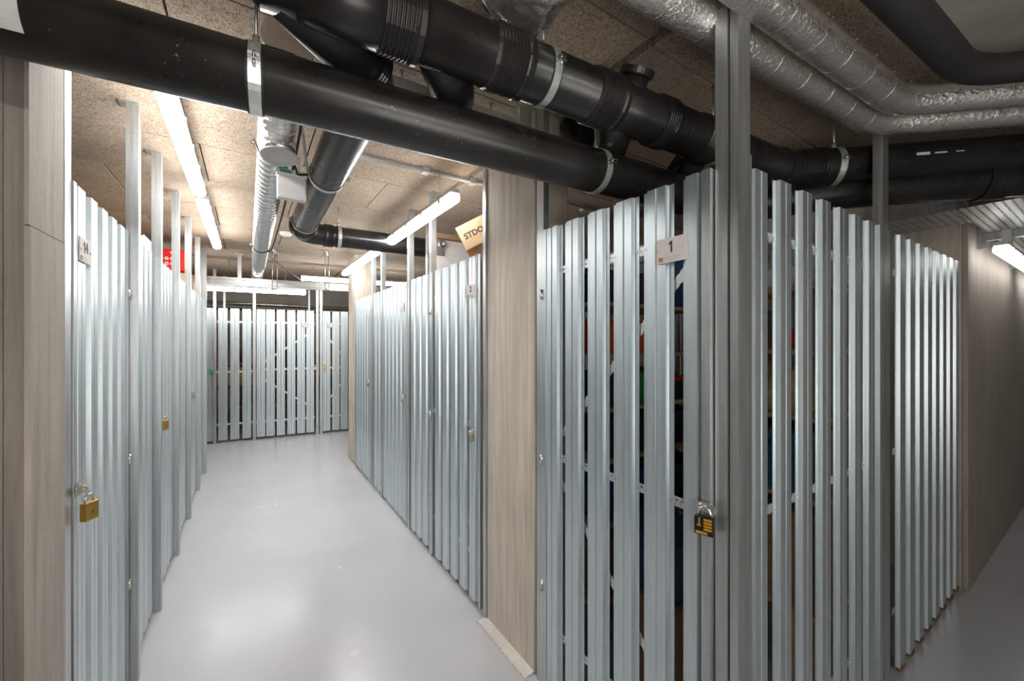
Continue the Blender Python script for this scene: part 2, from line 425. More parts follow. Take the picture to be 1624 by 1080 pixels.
def post(label, x, y, rz=0, w_=.04, d=.04, z1=CZ - .001, sleeve=None, group=None, plate=True):
    t = thing('fence_post', label, 'post', (x, y, 0), rz, group)
    sx, sy = w_ / .04, d / .04
    MB().prism([(px * sx, py * sy) for px, py in ob], 0, z1).build('shaft', 'steel', t)
    if plate: MB().lohi((-w_ * .9, -d * .5, z1 - .003), (w_ * .9, d * 1.1, z1)).build('head_plate', 'steel', t)
    if sleeve:
        MB().prism([(px * sx * 1.1, py * sy * 1.1) for px, py in ob[:4]] + [(px * sx * 1.1, py * sy * 1.1) for px, py in [ob[11]]], .0, sleeve).build('sleeve', 'steel', t) if False else None
        MB().lohi((-w_ * .56, -d * .62, .0), (w_ * .56, -d * .5, sleeve)).build('cover_strip', 'steel', t)
    return t
def number_plate(t, txt, x, z):
    p = MB().bevbox((x, -.019, z), (.105, .0025, .075), .0008).build('number_plate', 'plate', t)
    if txt:
        nm = MB(); cx = x - (.009 if len(txt) > 1 else 0)
        if txt[0] == '1':
            nm.box((cx + .001, -.0207, z + .009), (.0052, .001, .034)); nm.box((cx - .004, -.0207, z + .020), (.0105, .001, .0046), rot=Matrix.Rotation(-.75, 3, 'Y'))
            if len(txt) > 1: text_mb(txt[1:], .046, Matrix.Translation((x + .013, -.0205, z + .009)) @ FACE, mb=nm)
        else: text_mb(txt, .046, Matrix.Translation((x, -.0205, z + .009)) @ FACE, mb=nm)
        nm.build('number', 'ink', p)
    MB().box((x - .036, -.0207, z - .026), (.015, .001, .013)).build('logo_patch', 'brown', p)
    lm = MB()
    for k, wd in enumerate((.050, .052, .046)): lm.box((x + .004, -.0206, z - .021 - k * .005), (wd, .0006, .0010))
    o = lm.build('small_print', 'greyp', p); o['kind'] = 'stuff'
    for dx in (-.042, .042): MB().cyl((x + dx, -.019, z), (x + dx, -.0245, z), .004, 10).build('screw', 'chrome', p)
    return p
def hinges(t, x, zs=(.45, 1.0, 1.72)):
    for z in zs: MB().cyl((x, -.018, z - .022), (x, -.018, z + .022), .006, 10).build('hinge', 'chrome', t)
def hasp(t, x, z, dirn=1, m='chrome'):
    h = MB().box((x + dirn * .018, -.024, z), (.062, .0025, .026)).build('hasp', m, t)
    MB().lathe((x - dirn * .004, -.028, z - .003), (1, 0, 0), [(-.003, .010), (-.003, .005), (.003, .005), (.003, .010)], 14).build('staple', m, h)
    return h
def padlock(label, P, rz, w_=.038, h=.032, d=.014, body='brass', tilt=0, swing=0, detail=None):
    """P: world point of the shackle's top; hangs in the plane turned by rz"""
    t = thing('padlock', label, 'padlock', P, rz)
    R = Matrix.Rotation(tilt, 4, 'Y') @ Matrix.Rotation(swing, 4, 'Z')
    sh = .024; sw = w_ * .62
    mb = MB().bevbox((0, 0, -sh - h / 2), (w_, d, h), .0025); mb.tf(R).build('body', body, t)
    pts = [(-sw / 2, 0, -sh - .002), (-sw / 2, 0, -sw / 2)] + [(-math.cos(a) * sw / 2, 0, -sw / 2 + math.sin(a) * sw / 2) for a in [PI * k / 8 for k in range(1, 8)]] + [(sw / 2, 0, -sw / 2), (sw / 2, 0, -sh - .002)]
    MB().sweep(pts, .0033, 8).tf(R).build('shackle', 'chrome', t)
    if detail == 'combo':
        b = t.children[0]
        for k in range(4): MB().bevbox((w_ * .22, -d / 2 - .001, -sh - .006 - k * .0085), (w_ * .42, .005, .006), .001).tf(R).build('dial', 'gold', b)
        MB().box((-w_ * .22, -d / 2 - .0006, -sh - .014), (.0035, .001, .022)).tf(R).build('mark', 'gold', b)
        MB().box((-w_ * .24, -d / 2 - .0006, -sh - .024), (.010, .001, .004)).tf(R).build('mark', 'gold', b)
        MB().box((-w_ * .1, -d / 2 - .0006, -sh - h + .007), (w_ * .62, .001, .007)).tf(R).build('name_strip', 'gold', b)
    elif detail == 'key':
        b = t.children[0]
        MB().cyl((0, 0, -sh - h + .0005), (0, 0, -sh - h - .001), .0035, 10).tf(R).build('keyway', 'blackp', b)
        MB().box((0, -d / 2 - .0004, -sh - h * .55), (.003, .0008, .008)).tf(R).build('mark', 'blackp', b)
    return t
def spread(L, n, m=.026): 
    p = (L - 2 * m) / n
    return [m + p * (i + .5) for i in range(n)]

RW = -PI / 2     # fences facing the corridor from the right (local x runs towards the camera)
LW = PI / 2      # fence facing the corridor from the left (local x runs away)
# ---- door 1
O = (XC, 1.405); L1 = .765
d1 = fence_panel('storage_door', 'galvanised slatted storage door numbered 1, nearest on the right', O, RW, L1, [.061, .190, .321, .453, .585, .708], narrow=(.708,),
     brace=[(.05, 1.07, .735, 1.79), (.05, .985, .735, .30)])
number_plate(d1, '1', .645, 1.795); hinges(d1, -.004); hasp(d1, .745, 1.055, .5)
padlock('black and gold combination padlock hanging on door 1', (XC - .030, .648, 1.056), RW + .3, .050, .050, .018, 'blackp', detail='combo')
post('slim ceiling-high steel post on the near side of the pillar, hinging door 1', 1.10, 1.435, RW, .05, .03)
post('tall steel corner post beside the padlock of door 1', 1.107, .6185, RW, .034, .030)
post('tall steel corner post where the passage fence begins', 1.127, .5855, 0, .062, .022, sleeve=2.03)
# ---- passage fence, facing -Y
fence_panel('slatted_fence', 'slatted fence panel right of the corner post, facing the passage', (1.165, YR), 0, 1.085,
     [.051, .2, .3495, .4985, .648, .793, .939, 1.04], narrow=(1.04,), stiles=False, rails=(.30, 1.02, 1.825))
post('single steel post halfway along the passage fence, ending under the foil pipes', 2.315, .600, 0, .072, .034, 2.50, sleeve=2.0, plate=False)
fence_panel('slatted_fence', 'slatted fence panel at the right end of the passage fence, brown plugs below', (2.42, YR), 0, 1.21,
     [.085 + .152 * i for i in range(8)], stiles=False, rails=(.30, 1.02, 1.825), plugs=True)
# ---- fence 2 (beyond the pillar)
post('bright tall post on the far side of the pillar by door 2', 1.10, 1.935, RW, .03, .04)
L = .725
d2 = fence_panel('storage_door', 'galvanised slatted storage door numbered 2, just past the pillar', (XC, 2.695), RW, L, spread(L, 5, .04)[:5],
     brace=[(.05, 1.07, .68, 1.79), (.05, .985, .68, .30)])
number_plate(d2, '2', .62, 1.805); hinges(d2, -.004); hasp(d2, .66, 1.01, -1)
padlock('pale brass padlock hanging askew on door 2 by a chain loop', (XC - .028, 2.075, 1.0), RW, .036, .034, .014, 'brass_l', tilt=-.55, detail='key')
post('second ceiling-high post of the right fence, far side of door 2', 1.10, 2.72, RW)
fence_panel('slatted_fence', 'narrow fixed slatted panel of the right fence between second and third post', (XC, 3.165), RW, .42, spread(.42, 3, .02), stiles=False)
post('third ceiling-high post of the right fence, under the hanging lamp', 1.10, 3.19, RW, .05)
d3 = fence_panel('storage_door', 'slatted storage door of the right fence with a small brass padlock, middle of the row', (XC, 3.955), RW, .74, spread(.74, 6, .03))
number_plate(d3, '', .63, 1.80); hasp(d3, .68, 1.07, 1)
padlock('small brass padlock at the near edge of the middle right door', (XC - .026, 3.28, 1.065), RW, .036, .034, .014, 'brass_l', detail='key')
post('fourth ceiling-high post of the right fence', 1.10, 3.98, RW)
fence_panel('slatted_fence', 'narrowest fixed slatted panel of the right fence between its fourth and fifth post', (XC, 4.305), RW, .30, spread(.30, 2, .02), stiles=False)
post('farthest ceiling-high post of the right fence', 1.10, 4.33, RW)
d4 = fence_panel('storage_door', 'farthest slatted storage door of the right fence, beside the far pillar', (XC, 5.13), RW, .775, spread(.775, 6, .03))
number_plate(d4, '', .68, 1.80); hasp(d4, .70, 1.10, 1)
padlock('small brass padlock on the farthest right door near the far pillar', (XC - .026, 4.42, 1.09), RW, .040, .036, .014, 'brass', detail='key')
# ---- left fence, facing +X
post('bright tall post against the left concrete wall end', XL - .01, 1.70, LW, .05, .022)
d14 = fence_panel('storage_door', 'galvanised slatted storage door numbered 14, nearest on the left', (XL - .012, 1.735), LW, .665, spread(.665, 5, .02))
number_plate(d14, '14', .085, 1.805); hinges(d14, .668); hasp(d14, .03, 1.065, -1, 'hasp')
padlock('large brass padlock on door 14 at the left edge of the picture', (XL + .030, 1.765, 1.045), LW - .5, .042, .056, .02, 'brass', detail='key')
post('first tall post of the left fence, far side of door 14', XL + .012, 2.44, LW, .045, .042)
fence_panel('slatted_fence', 'fixed slatted panel of the left fence below the crumpled white bag', (XL - .012, 2.475), LW, .49, spread(.49, 4, .01), stiles=False)
post('second tall post of the left fence, before the red case', XL + .012, 3.0, LW, .045, .042)
d13 = fence_panel('storage_door', 'slatted storage door of the left fence with a brass padlock, second in the row', (XL - .012, 3.035), LW, .635, spread(.635, 5, .02))
hasp(d13, .05, 1.085, -1, 'hasp')
padlock('brass padlock on the second left door, past the second left post', (XL + .030, 3.10, 1.075), LW - .5, .044, .056, .02, 'brass', detail='key')
post('third tall post of the left fence, in front of the red case', XL + .012, 3.70, LW, .045, .042)
fence_panel('slatted_fence', 'fixed slatted panel of the left fence below the red case', (XL - .012, 3.735), LW, .63, spread(.63, 5, .01), stiles=False)
post('fourth tall post of the left fence, right of the red case', XL + .012, 4.40, LW, .045, .042)
d12 = fence_panel('storage_door', 'slatted storage door of the left fence with a silver padlock', (XL - .012, 4.435), LW, .715, spread(.715, 6, .02))
hasp(d12, .05, 1.09, -1)
padlock('silver padlock on the third left door', (XL + .030, 4.50, 1.09), LW - .5, .044, .056, .02, 'chrome', detail='key')
post('fifth tall post of the left fence', XL + .012, 5.18, LW, .045, .042)
fence_panel('slatted_fence', 'farthest fixed slatted panel of the left fence', (XL - .012, 5.215), LW, .55, spread(.55, 4, .01), stiles=False)
post('last tall post at the far end of the left fence', XL + .012, 5.80, LW, .05, .06)
# ---- back fence
BRZ = -math.atan(.105)
def bk(s): return (-1.1 + s * math.cos(BRZ), 7.40 + .07 + s * math.sin(BRZ))     # point along the back fence
def bs(px):                                      # distance along the back fence seen at column px
    u = (px - 812) / 641; k = (math.sin(TH) + u * math.cos(TH)) / (math.cos(TH) - u * math.sin(TH))
    x0, y0 = bk(0); c, s_ = math.cos(BRZ), math.sin(BRZ)
    return (k * y0 - x0) / (c - k * s_)
def bpanel(label, kind, p0, p1, pxs, **kw):
    s0, s1 = bs(p0), bs(p1)
    x, y = bk(s0)
    return fence_panel(kind, label, (x, y), BRZ, s1 - s0, [bs(p) - s0 for p in pxs], screws=False, stiles=False, **kw), s0
bpanel('leftmost slatted panel of the back fence, left of the green lock', 'slatted_fence', 306, 338, [314.5, 330])
bpanel('back fence panel of three slats between two slim posts', 'slatted_fence', 343, 401, [353.5, 372.5, 391.5], rails=(.27, 1.05, 1.80))
tb, s0 = bpanel('slatted back door with K brace, left of the double post', 'storage_door', 406, 499.5, [413.8, 429, 445.5, 462, 477.5, 492], rails=(.27, 1.07, 1.80),
    brace=[(.05, .95, .80, .42), (.05, 1.15, .80, 1.68)])
number_plate(tb, '', bs(484) - s0, 1.77)
tb2, s0 = bpanel('slatted back door right of the double post, beside the far pillar', 'storage_door', 512, 552, [518, 532.7, 546], rails=(.27, 1.07, 1.80), brace=[(.05, .5, .36, .9), (.05, 1.6, .36, 1.2)])
number_plate(tb2, '', bs(524) - s0, 1.77)
bpanel('back fence panels hidden behind the far pillar', 'slatted_fence', 556, 640, [566, 582, 598, 614, 630])
for px, lab, off in ((341, 'slim post of the back fence beside the green lock', 0), (403.5, 'slim post in the middle of the back fence', 0), (503, 'left half of the double post in the back fence', 0), (509, 'right half of the double post in the back fence', 0)):
    x, y = bk(bs(px)); post(lab, x, y - .02, BRZ, .038)
for px, lab in ((356, 'thin inner post behind the back fence, second from its left'), (490, 'thin inner post behind the back fence door by the double post')):
    u = (px - 812) / 641; k = (math.sin(TH) + u * math.cos(TH)) / (math.cos(TH) - u * math.sin(TH)); post(lab, k * 8.1, 8.1, 0, .03)
for px, py, lab, m in ((336, 589, 'green padlock on the leftmost back fence post', 'tag_g'), (499, 586, 'brass padlock left of the double back post', 'brass_l'), (513, 586, 'dark brass padlock right of the double back post', 'brass')):
    x, y = bk(bs(px)); padlock(lab, (x, y - .05, 1.12), BRZ, .05, .05, .018, m)
# ---- dividers inside the storage blocks
fence_panel('slatted_fence', 'inner divider of slats behind door 1, in line with the pillar', (1.30, 1.80), 0, 2.3, spread(2.3, 17, .01), stiles=False, screws=False)
fence_panel('slatted_fence', 'inner divider of slats behind the middle post of the passage fence', (2.345, 1.75), RW, 1.1, spread(1.1, 8, .01), stiles=False, screws=False)
fence_panel('slatted_fence', 'inner divider of slats below the white board', (1.15, 3.22), 0, 2.4, spread(2.4, 18, .01), stiles=False, screws=False)
post('inner post behind the right fence, at the edge of the white board', 1.235, 3.15, 0, .03)

# ------------------------------------------------------------------ black drain pipes
def line(Y0, m):
    def at(px):
        u = (px - 812) / 641; k = (math.sin(TH) + u * math.cos(TH)) / (math.cos(TH) - u * math.sin(TH))
        y = Y0 / (1 - m * k); return k * y, y
    return at
def coupling(t, p, d, r, Ln=.09, name='coupling', flip=1):
    R = r * 1.115; pr = [(-Ln / 2, r * .98), (-Ln / 2, R), (-Ln / 2 + .014, R), (-Ln / 2 + .017, R * .975)]
    x = -Ln / 2 + .022
    while x < Ln / 2 - .012:
        pr += [(x, R * .95), (x + .003, R * .985), (x + .006, R * .985), (x + .009, R * .95)]; x += .011
    pr += [(Ln / 2, R * .93), (Ln / 2, r * .98)]
    return MB().lathe(p, Vector(d) * flip, pr).build(name, 'pe', t, world=True)
def clamp(t, p, d, r, rod=True, m='zinc', side=1, w_=.026, top=CZ):
    p = Vector(p); d = Vector(d).normalized()
    c = MB().lathe(p, d, [(-w_ / 2, r), (-w_ / 2, r + .004), (w_ / 2, r + .004), (w_ / 2, r)]).build('clamp', m, t, world=True)
    MB().lathe(p, d, [(-w_ / 2 - .005, r * .99), (-w_ / 2 - .005, r + .0015), (w_ / 2 + .005, r + .0015), (w_ / 2 + .005, r * .99)]).build('rubber_lining', 'rubber', c, world=True)
    hz = Vector((d.y, -d.x, 0)).normalized() * side
    q = p + hz * (r + .012)
    b = MB(); 
    for dz in (-.006, .006): b.box(q + Vector((0, 0, dz)), (w_ * .9, .026, .003), rz=math.atan2(d.y, d.x))
    b.cyl(q + Vector((0, 0, -.014)), q + Vector((0, 0, .016)), .0035, 8); b.build('bolt', 'chrome', c, world=True)
    if rod:
        MB().cyl(p + Vector((0, 0, r)), (p.x, p.y, top), .004, 8).build('hanger_rod', 'steel', c, world=True)
        MB().cyl(p + Vector((0, 0, r)), p + Vector((0, 0, r + .03)), .009, 6).build('rod_nut', 'zinc', c, world=True)
    return c
# P1: lower pipe crossing the whole picture
m1 = -.062; L1f = line(1.195, m1); z1, r1 = 2.17, .0785
D1 = Vector((1, m1, 0)).normalized()
def on1(px): x, y = L1f(px); return Vector((x, y, z1))
t = thing('drain_pipe', 'long black drain pipe crossing the corridor from the top left corner', 'pipe', (-.5, 1.22, z1))
pts = fillet([Vector((-3.0, 1.195 + .186, z1)), on1(1120), Vector((2.10, 1.12, 2.2)), Vector((2.36, .80, 2.235)), Vector((3.5, -.42, 2.24)), Vector((4.4, -1.3, 2.24))], .12)
MB().sweep(pts, r1, 40).build('tube', 'pe', t, world=True)
coupling(t, on1(1078), D1, r1, .075, flip=-1)
clamp(t, on1(406), D1, r1, side=1); clamp(t, on1(945), D1, r1, side=1)
x0, y0 = L1f(48); c0 = Vector((x0, y0, z1)); hz = Vector((D1.y, -D1.x, 0)); vs = []
for tt in (-.25, .012):
    for k in range(9):
        a = math.radians(-48 + 110 * k / 8)
        for rr in (r1 + .0005, r1 + .003): vs.append(c0 + D1 * tt + (hz * math.cos(a) + Vector((0, 0, 1)) * math.sin(a)) * rr)
fs = [(2 * k + 1, 2 * k + 3, 18 + 2 * k + 3, 18 + 2 * k + 1) for k in range(8)] + [(2 * k, 2 * k + 2, 18 + 2 * k + 2, 18 + 2 * k) for k in range(8)] + [(18 + 2 * k, 18 + 2 * k + 1, 18 + 2 * k + 3, 18 + 2 * k + 2) for k in range(8)] + [(0, 1, 19, 18), (16, 17, 35, 34)]
MB().add(vs, fs).build('sleeve_patch', 'greyp', t, world=True)
DD = Vector((1.14, -1.22, 0)).normalized()
pj_ = Vector((2.36, .80, 2.238)); coupling(t, pj_ + DD * .62, DD, r1, .10)
# P2: big pipe with tees
m2 = -.057; Y2 = 1.0325; L2f = line(Y2, m2); z2, r2 = 2.33, .080
D2 = Vector((1, m2, 0)).normalized()
def on2(px): x, y = L2f(px); return Vector((x, y, z2))
t = thing('drain_pipe', 'thick black drain pipe with ribbed couplings and tees above door 1', 'pipe', (1.0, .97, z2))
P2e = Vector((2.13, Y2 + m2 * 2.13, z2)); DP = Vector((.72, -.69, 0)).normalized()
st = Vector((.02, Y2 + m2 * .02, z2))
pts = fillet([st, P2e, P2e + DP * 3.17], .12)
MB().sweep(pts, r2, 40).build('tube', 'pe', t, world=True)
MB().sweep([st - D2 * .9, st - D2 * .035, st], [.052, .052, r2], 32).build('reducer', 'pe', t, world=True)
coupling(t, st - D2 * .06, D2, .052, .05)
for px, Ln in ((632, .10), (800, .12), (952, .12), (1044, .07), (1112, .09)): coupling(t, on2(px), D2, r2, Ln, flip=-1)
coupling(t, P2e - D2 * .03, D2, r2, .07); coupling(t, P2e + DP * .11, DP, r2, .13, flip=-1)
fat = on2(520); MB().sweep([on2(470) , on2(560), on2(626)], [r2, r2 * 1.05, r2 * 1.05], 40).build('tee_body', 'pe', t, world=True)
clamp(t, on2(862), D2, r2, side=1, w_=.024); clamp(t, on2(1131), D2, r2, side=1); clamp(t, P2e + DP * .22, DP, r2, side=1)
# inspection cap
c0 = on2(992); cd_ = Vector((-.05, -.45, .80)).normalized()
MB().cyl(c0, c0 + cd_ * .105, .046, 28).build('inspection_stub', 'pe', t, world=True)
MB().lathe(c0 + cd_ * .10, cd_, [(0, .001), (0, .056), (.004, .058), (.022, .058), (.022, .046), (.014, .044), (.014, .02), (.019, .018), (.019, .001)], 28).build('inspection_cap', 'pe', t, world=True)
# white print on the diagonal run
pm = MB(); u_ = Vector((0, 0, 1)); side = Vector((-DP.y, DP.x, 0)) * -1
ux = DP; face = side
for k, (a, wd, hh) in enumerate(((.52, .05, .012), (.585, .045, .006), (.655, .03, .004))):
    p = P2e + DP * a + side * (r2 + .0006)
    pm.box(p + Vector((0, 0, -.0)), (wd, .001, hh), rz=math.atan2(DP.y, DP.x))
pm.build('print', 'print', t, world=True)
# branches towards the corridor
def branch(label, pts, r, couple=(), fil=.1):
    t_ = thing('pipe_branch', label, 'pipe', pts[0]); MB().sweep(fillet(pts, fil), r, 32).build('tube', 'pe', t_, world=True)
    for (p, d, Ln) in couple: coupling(t_, p, d, r, Ln)
    return t_
z3 = 2.335; X3 = .325
a0 = Vector((-.02, 1.03, z2)) + Vector((.08, 0, 0))
t3 = thing('drain_pipe', 'dark grey drain pipe under the ceiling running along the corridor to an elbow', 'pipe', (X3, 2.4, z3))
MB().sweep(fillet([a0, Vector((X3, 1.27, z3)), Vector((X3, 3.42, z3)), Vector((3.5, 3.36, z3 + .005))], .13), .080, 36).build('tube', 'pe', t3, world=True)
Yd = Vector((0, 1, 0))
db = (Vector((X3, 1.27, z3)) - a0).normalized()
coupling(t3, a0 + db * .30, db, .078, .06); coupling(t3, (X3, 1.44, z3), Yd, .080, .07)
clamp(t3, (X3, 2.17, z3), Yd, .080, side=1); clamp(t3, (X3, 3.08, z3), Yd, .080, side=-1, m='brass_l', w_=.016)
coupling(t3, (X3, 3.2, z3), Yd, .080, .07, flip=-1)
coupling(t3, (X3 + .20, 3.417, z3), (1, -.02, 0), .080, .07); clamp(t3, (X3 + .27, 3.414, z3), (1, -.02, 0), .083, side=-1)
b0 = on2(690)
branch('black elbow branching off the thick pipe towards the slotted ceiling rail', [b0 + Vector((0, 0, -.0)), b0 + Vector((.13, .16, -.03)), b0 + Vector((.17, .29, -.0)), b0 + Vector((.17, .33, .24))], .070, [], .08)
b1 = on2(965)
branch('black elbow hanging below the thick pipe behind door 1', [b1 + Vector((.05, 0, -.01)), b1 + Vector((.23, .22, -.04)), b1 + Vector((.25, .34, -.02)), b1 + Vector((.25, .45, .2))], .068, [], .08)
b2 = on2(1120)
branch('black pipe stub leaving the thick pipe near the corner post', [b2 + Vector((.02, .05, -.02)), b2 + Vector((.28, .42, -.05)), b2 + Vector((.45, 1.0, -.05))], .065, [], .08)
# slotted rail under the ceiling
t = thing('slotted_rail', 'galvanised slotted channel under the ceiling, ending at the pillar', 'rail', (.6, 1.55, 2.46))
mb = MB().lohi((.42, 1.515, 2.455), (1.09, 1.518, 2.52)); mb.lohi((.42, 1.518, 2.455), (1.09, 1.532, 2.458)); mb.lohi((.42, 1.575, 2.455), (1.09, 1.59, 2.458)); mb.lohi((.42, 1.587, 2.458), (1.09, 1.59, 2.52))
mb.build('channel', 'zinc', t, world=True)
MB().lohi((.42, 1.519, 2.515), (1.09, 1.586, 2.518)).build('slotted_back', 'slot', t, world=True)
MB().lohi((1.02, 1.50, 2.44), (1.09, 1.515, 2.57)).build('end_bracket', 'zinc', t, world=True)
for x in (.5, .9): MB().cyl((x, 1.55, 2.518), (x, 1.55, CZ), .005, 8).build('hanger_rod', 'steel', t, world=True)

# ------------------------------------------------------------------ foil insulated pipes
def foil_pipe(label, pts, r, bands, m='foil', fil=.12, amp=.028):
    t_ = thing('insulated_pipe', label, 'pipe', pts[0])
    P = resample(fillet([Vector(p) for p in pts], fil), .012)
    fn = lambda p: 1 + amp * (mnoise.noise(p * 38) + .6 * mnoise.noise(p * 90))
    MB().sweep(P, r, 30, fn=fn).build('foil_sleeve', m, t_, world=True)
    acc = 0
    for a, b_ in zip(P, P[1:]):
        n0 = int(acc / bands); acc += (b_ - a).length
        if int(acc / bands) != n0:
            d = (b_ - a).normalized(); mb_ = MB()
            mb_.lathe(a, d, [(-.0015, r * .96), (-.0015, r * 1.03), (.0015, r * 1.03), (.0015, r * .96)], 24)
            h = Vector((d.y, -d.x, 0)).normalized()
            for k in range(5):
                an = ro.uniform(-1.2, 1.2); nn = h * math.cos(an) + Vector((0, 0, 1)) * math.sin(an)
                q = a + nn * r; mb_.sweep([q, q + nn * .012 + d * ro.uniform(-.008, .008)], [.0012, .0003], 4)
            mb_.build('wire_tie', 'chrome', t_, world=True)
    return t_
zf = 2.44
foil_pipe('foil-wrapped pipe on the left of the pair, bending beside the slim post', [(-.6, .79, zf), (2.21, .60, zf), (4.36, -1.29, zf)], .052, .17)
foil_pipe('foil-wrapped pipe on the right of the pair, next to the dark duct', [(.4, .58, zf), (2.10, .495, zf), (4.03, -1.29, zf)], .052, .17)
ft = foil_pipe('fat crumpled foil duct crossing above the thick black pipe', [(0, -.6, 2.492), (0, .975, 2.492), (0, 1.0, 2.492)], .070, 5, 'foil2', .1, .13)
fo = ft.children[0]
for v in fo.data.vertices: v.co.x = v.co.x * 1.5
ft.location.x = .655
t = thing('dark_duct', 'dark lagged duct bending in the top right corner', 'duct', (1.5, .35, 2.43))
MB().sweep(fillet([Vector((.2, .41, 2.43)), Vector((2.04, .31, 2.43)), Vector((3.68, -1.29, 2.43))], .12, 12), .046, 36).build('lagging', 'duct', t, world=True)

# ------------------------------------------------------------------ spiral duct
Xs, zs = .10, 2.40
t = thing('spiral_duct', 'shiny spiral duct running down the corridor ceiling', 'duct', (Xs, 4, zs))
P = []; R = []
y = 2.16
while y < 6.6:
    for dy, rr in ((0, .067), (.002, .0682), (.005, .0682), (.007, .067)): P.append(Vector((Xs, y + dy, zs))); R.append(rr)
    y += .07
P.append(Vector((Xs, 6.62, zs))); R.append(.066)
MB().sweep(P, R, 30).build('tube', 'spiral', t, world=True)
sm_ = MB(); y = 2.18
while y < 6.6: sm_.lathe((Xs, y, zs), (0, 1, .06), [(0, .066), (0, .0686), (.0035, .0686), (.0035, .066)], 24); y += .07
setp(sm_.build('seams', 'steel', t, world=True), kind='stuff')
mb = resample([Vector((Xs, 1.35, zs)), Vector((Xs, 2.16, zs))], .012)
fn = lambda p: 1 + .07 * (mnoise.noise(p * 30) + .6 * mnoise.noise(p * 80))
MB().sweep(mb, .07, 30, fn=fn).build('foil_sleeve', 'foil2', t, world=True)
MB().sweep([(Xs + .01, 1.98, zs - .03), (Xs + .01, 1.975, zs - .098)], .062, 28).build('tee_stub', 'foil2', t, world=True)
MB().lathe((Xs + .01, 1.975, zs - .095), (0, -.15, -1), [(0, .001), (0, .070), (.008, .072), (.012, .066), (.012, .001)], 32).build('end_cap', 'greyp', t, world=True)
for y in (2.13, 4.4): clamp(t, (Xs, y, zs), Yd, .068, m='rubber', side=-1, w_=.012)

# ------------------------------------------------------------------ lamps
def lamp(label, a, b_, chain=True, mt='lamp'):
    a = Vector(a); b_ = Vector(b_); L_ = (b_ - a).length; rz = math.atan2(b_.y - a.y, b_.x - a.x)
    t_ = thing('linear_lamp', label, 'lamp', (a + b_) / 2, rz)
    h = L_ / 2
    prof = [(-.030, .030), (.030, .030), (.028, .047), (.018, .052), (-.018, .052), (-.028, .047)]
    mb = MB(); vs = [(x, y, z) for x in (-h, h) for y, z in prof]; n_ = len(prof)
    mb.add(vs, [(i, (i + 1) % n_, (i + 1) % n_ + n_, i + n_) for i in range(n_)] + [tuple(range(n_)), tuple(range(n_, 2 * n_))]); mb.build('housing', 'lampbody', t_)
    prof = [(-.029, .030), (-.035, .010), (-.033, -.006), (-.023, -.018), (0, -.023), (.023, -.018), (.033, -.006), (.035, .010), (.029, .030)]
    n_ = len(prof); e = h - .012
    rings = [(-h, .75), (-e, 1), (e, 1), (h, .75)]
    vs = [(x, y * s, z * s if z < 0 else z) for x, s in rings for y, z in prof]
    fs = [(k * n_ + i, k * n_ + i + 1, (k + 1) * n_ + i + 1, (k + 1) * n_ + i) for k in range(3) for i in range(n_ - 1)] + [tuple(range(n_)), tuple(3 * n_ + i for i in range(n_))]
    MB().add(vs, fs).build('diffuser', mt, t_)
    k = -.8
    cl_ = MB()
    for k in (-.8, -.4, 0, .4, .8):
        for s in (-1, 1): cl_.box((k * h, s * .036, .014), (.03, .005, .022))
    o = cl_.build('clips', 'lampbody', t_); o['kind'] = 'stuff'
    top = CZ - (a.z + .052)
    for k in (-.7, .7):
        if chain:
            ch = MB(); z = 0; q = 0
            while z < top - .01:
                ring = [(math.cos(x) * .005 * (q % 2), math.cos(x) * .005 * ((q + 1) % 2), z + .009 + math.sin(x) * .010) for x in [2 * PI * j / 8 for j in range(9)]]
                ch.sweep([(k * h + rx, ry, .052 + rz_) for rx, ry, rz_ in ring], .0012, 5, False); z += .016; q += 1
            ch.build('chain', 'chrome', t_)
        elif top > .004: MB().lohi((k * h - .03, -.02, .052), (k * h + .03, .02, .052 + top)).build('ceiling_clip', 'lampbody', t_)
    return t_
lamp('nearest ceiling lamp over the left side of the corridor', (-.262, 1.80, 2.455), (-.262, 3.25, 2.455), False)
lamp('second ceiling lamp over the left side of the corridor', (-.262, 3.46, 2.455), (-.262, 5.0, 2.455), False)
lamp('chain-hung lamp above the right fence, the nearer one', (.985, 2.10, 2.33), (.985, 3.60, 2.33))
lamp('chain-hung lamp above the right fence, the farther one', (.985, 3.78, 2.33), (.985, 5.25, 2.33))
lamp('lamp hung across the corridor end below the cable tray', (-.95, 6.35, 2.17), (.66, 6.22, 2.17))
lamp('lamp hung across the corridor end beside the far pillar', (.60, 6.16, 2.36), (2.10, 6.02, 2.36))
lamp('lamp under the cable tray along the right passage wall', (3.70, .42, 2.05), (5.20, .42, 2.05), False, 'lamp_dim')
lamp('added fill lamp above the crossing behind the viewer', (-.9, -.75, 2.2), (.6, -.75, 2.2))  # unseen lamp, added to brighten the ceiling and pipes ahead
lamp('lamp farther along the passage under the tray', (5.6, .42, 2.05), (7.1, .42, 2.05), False, 'lamp_dim')

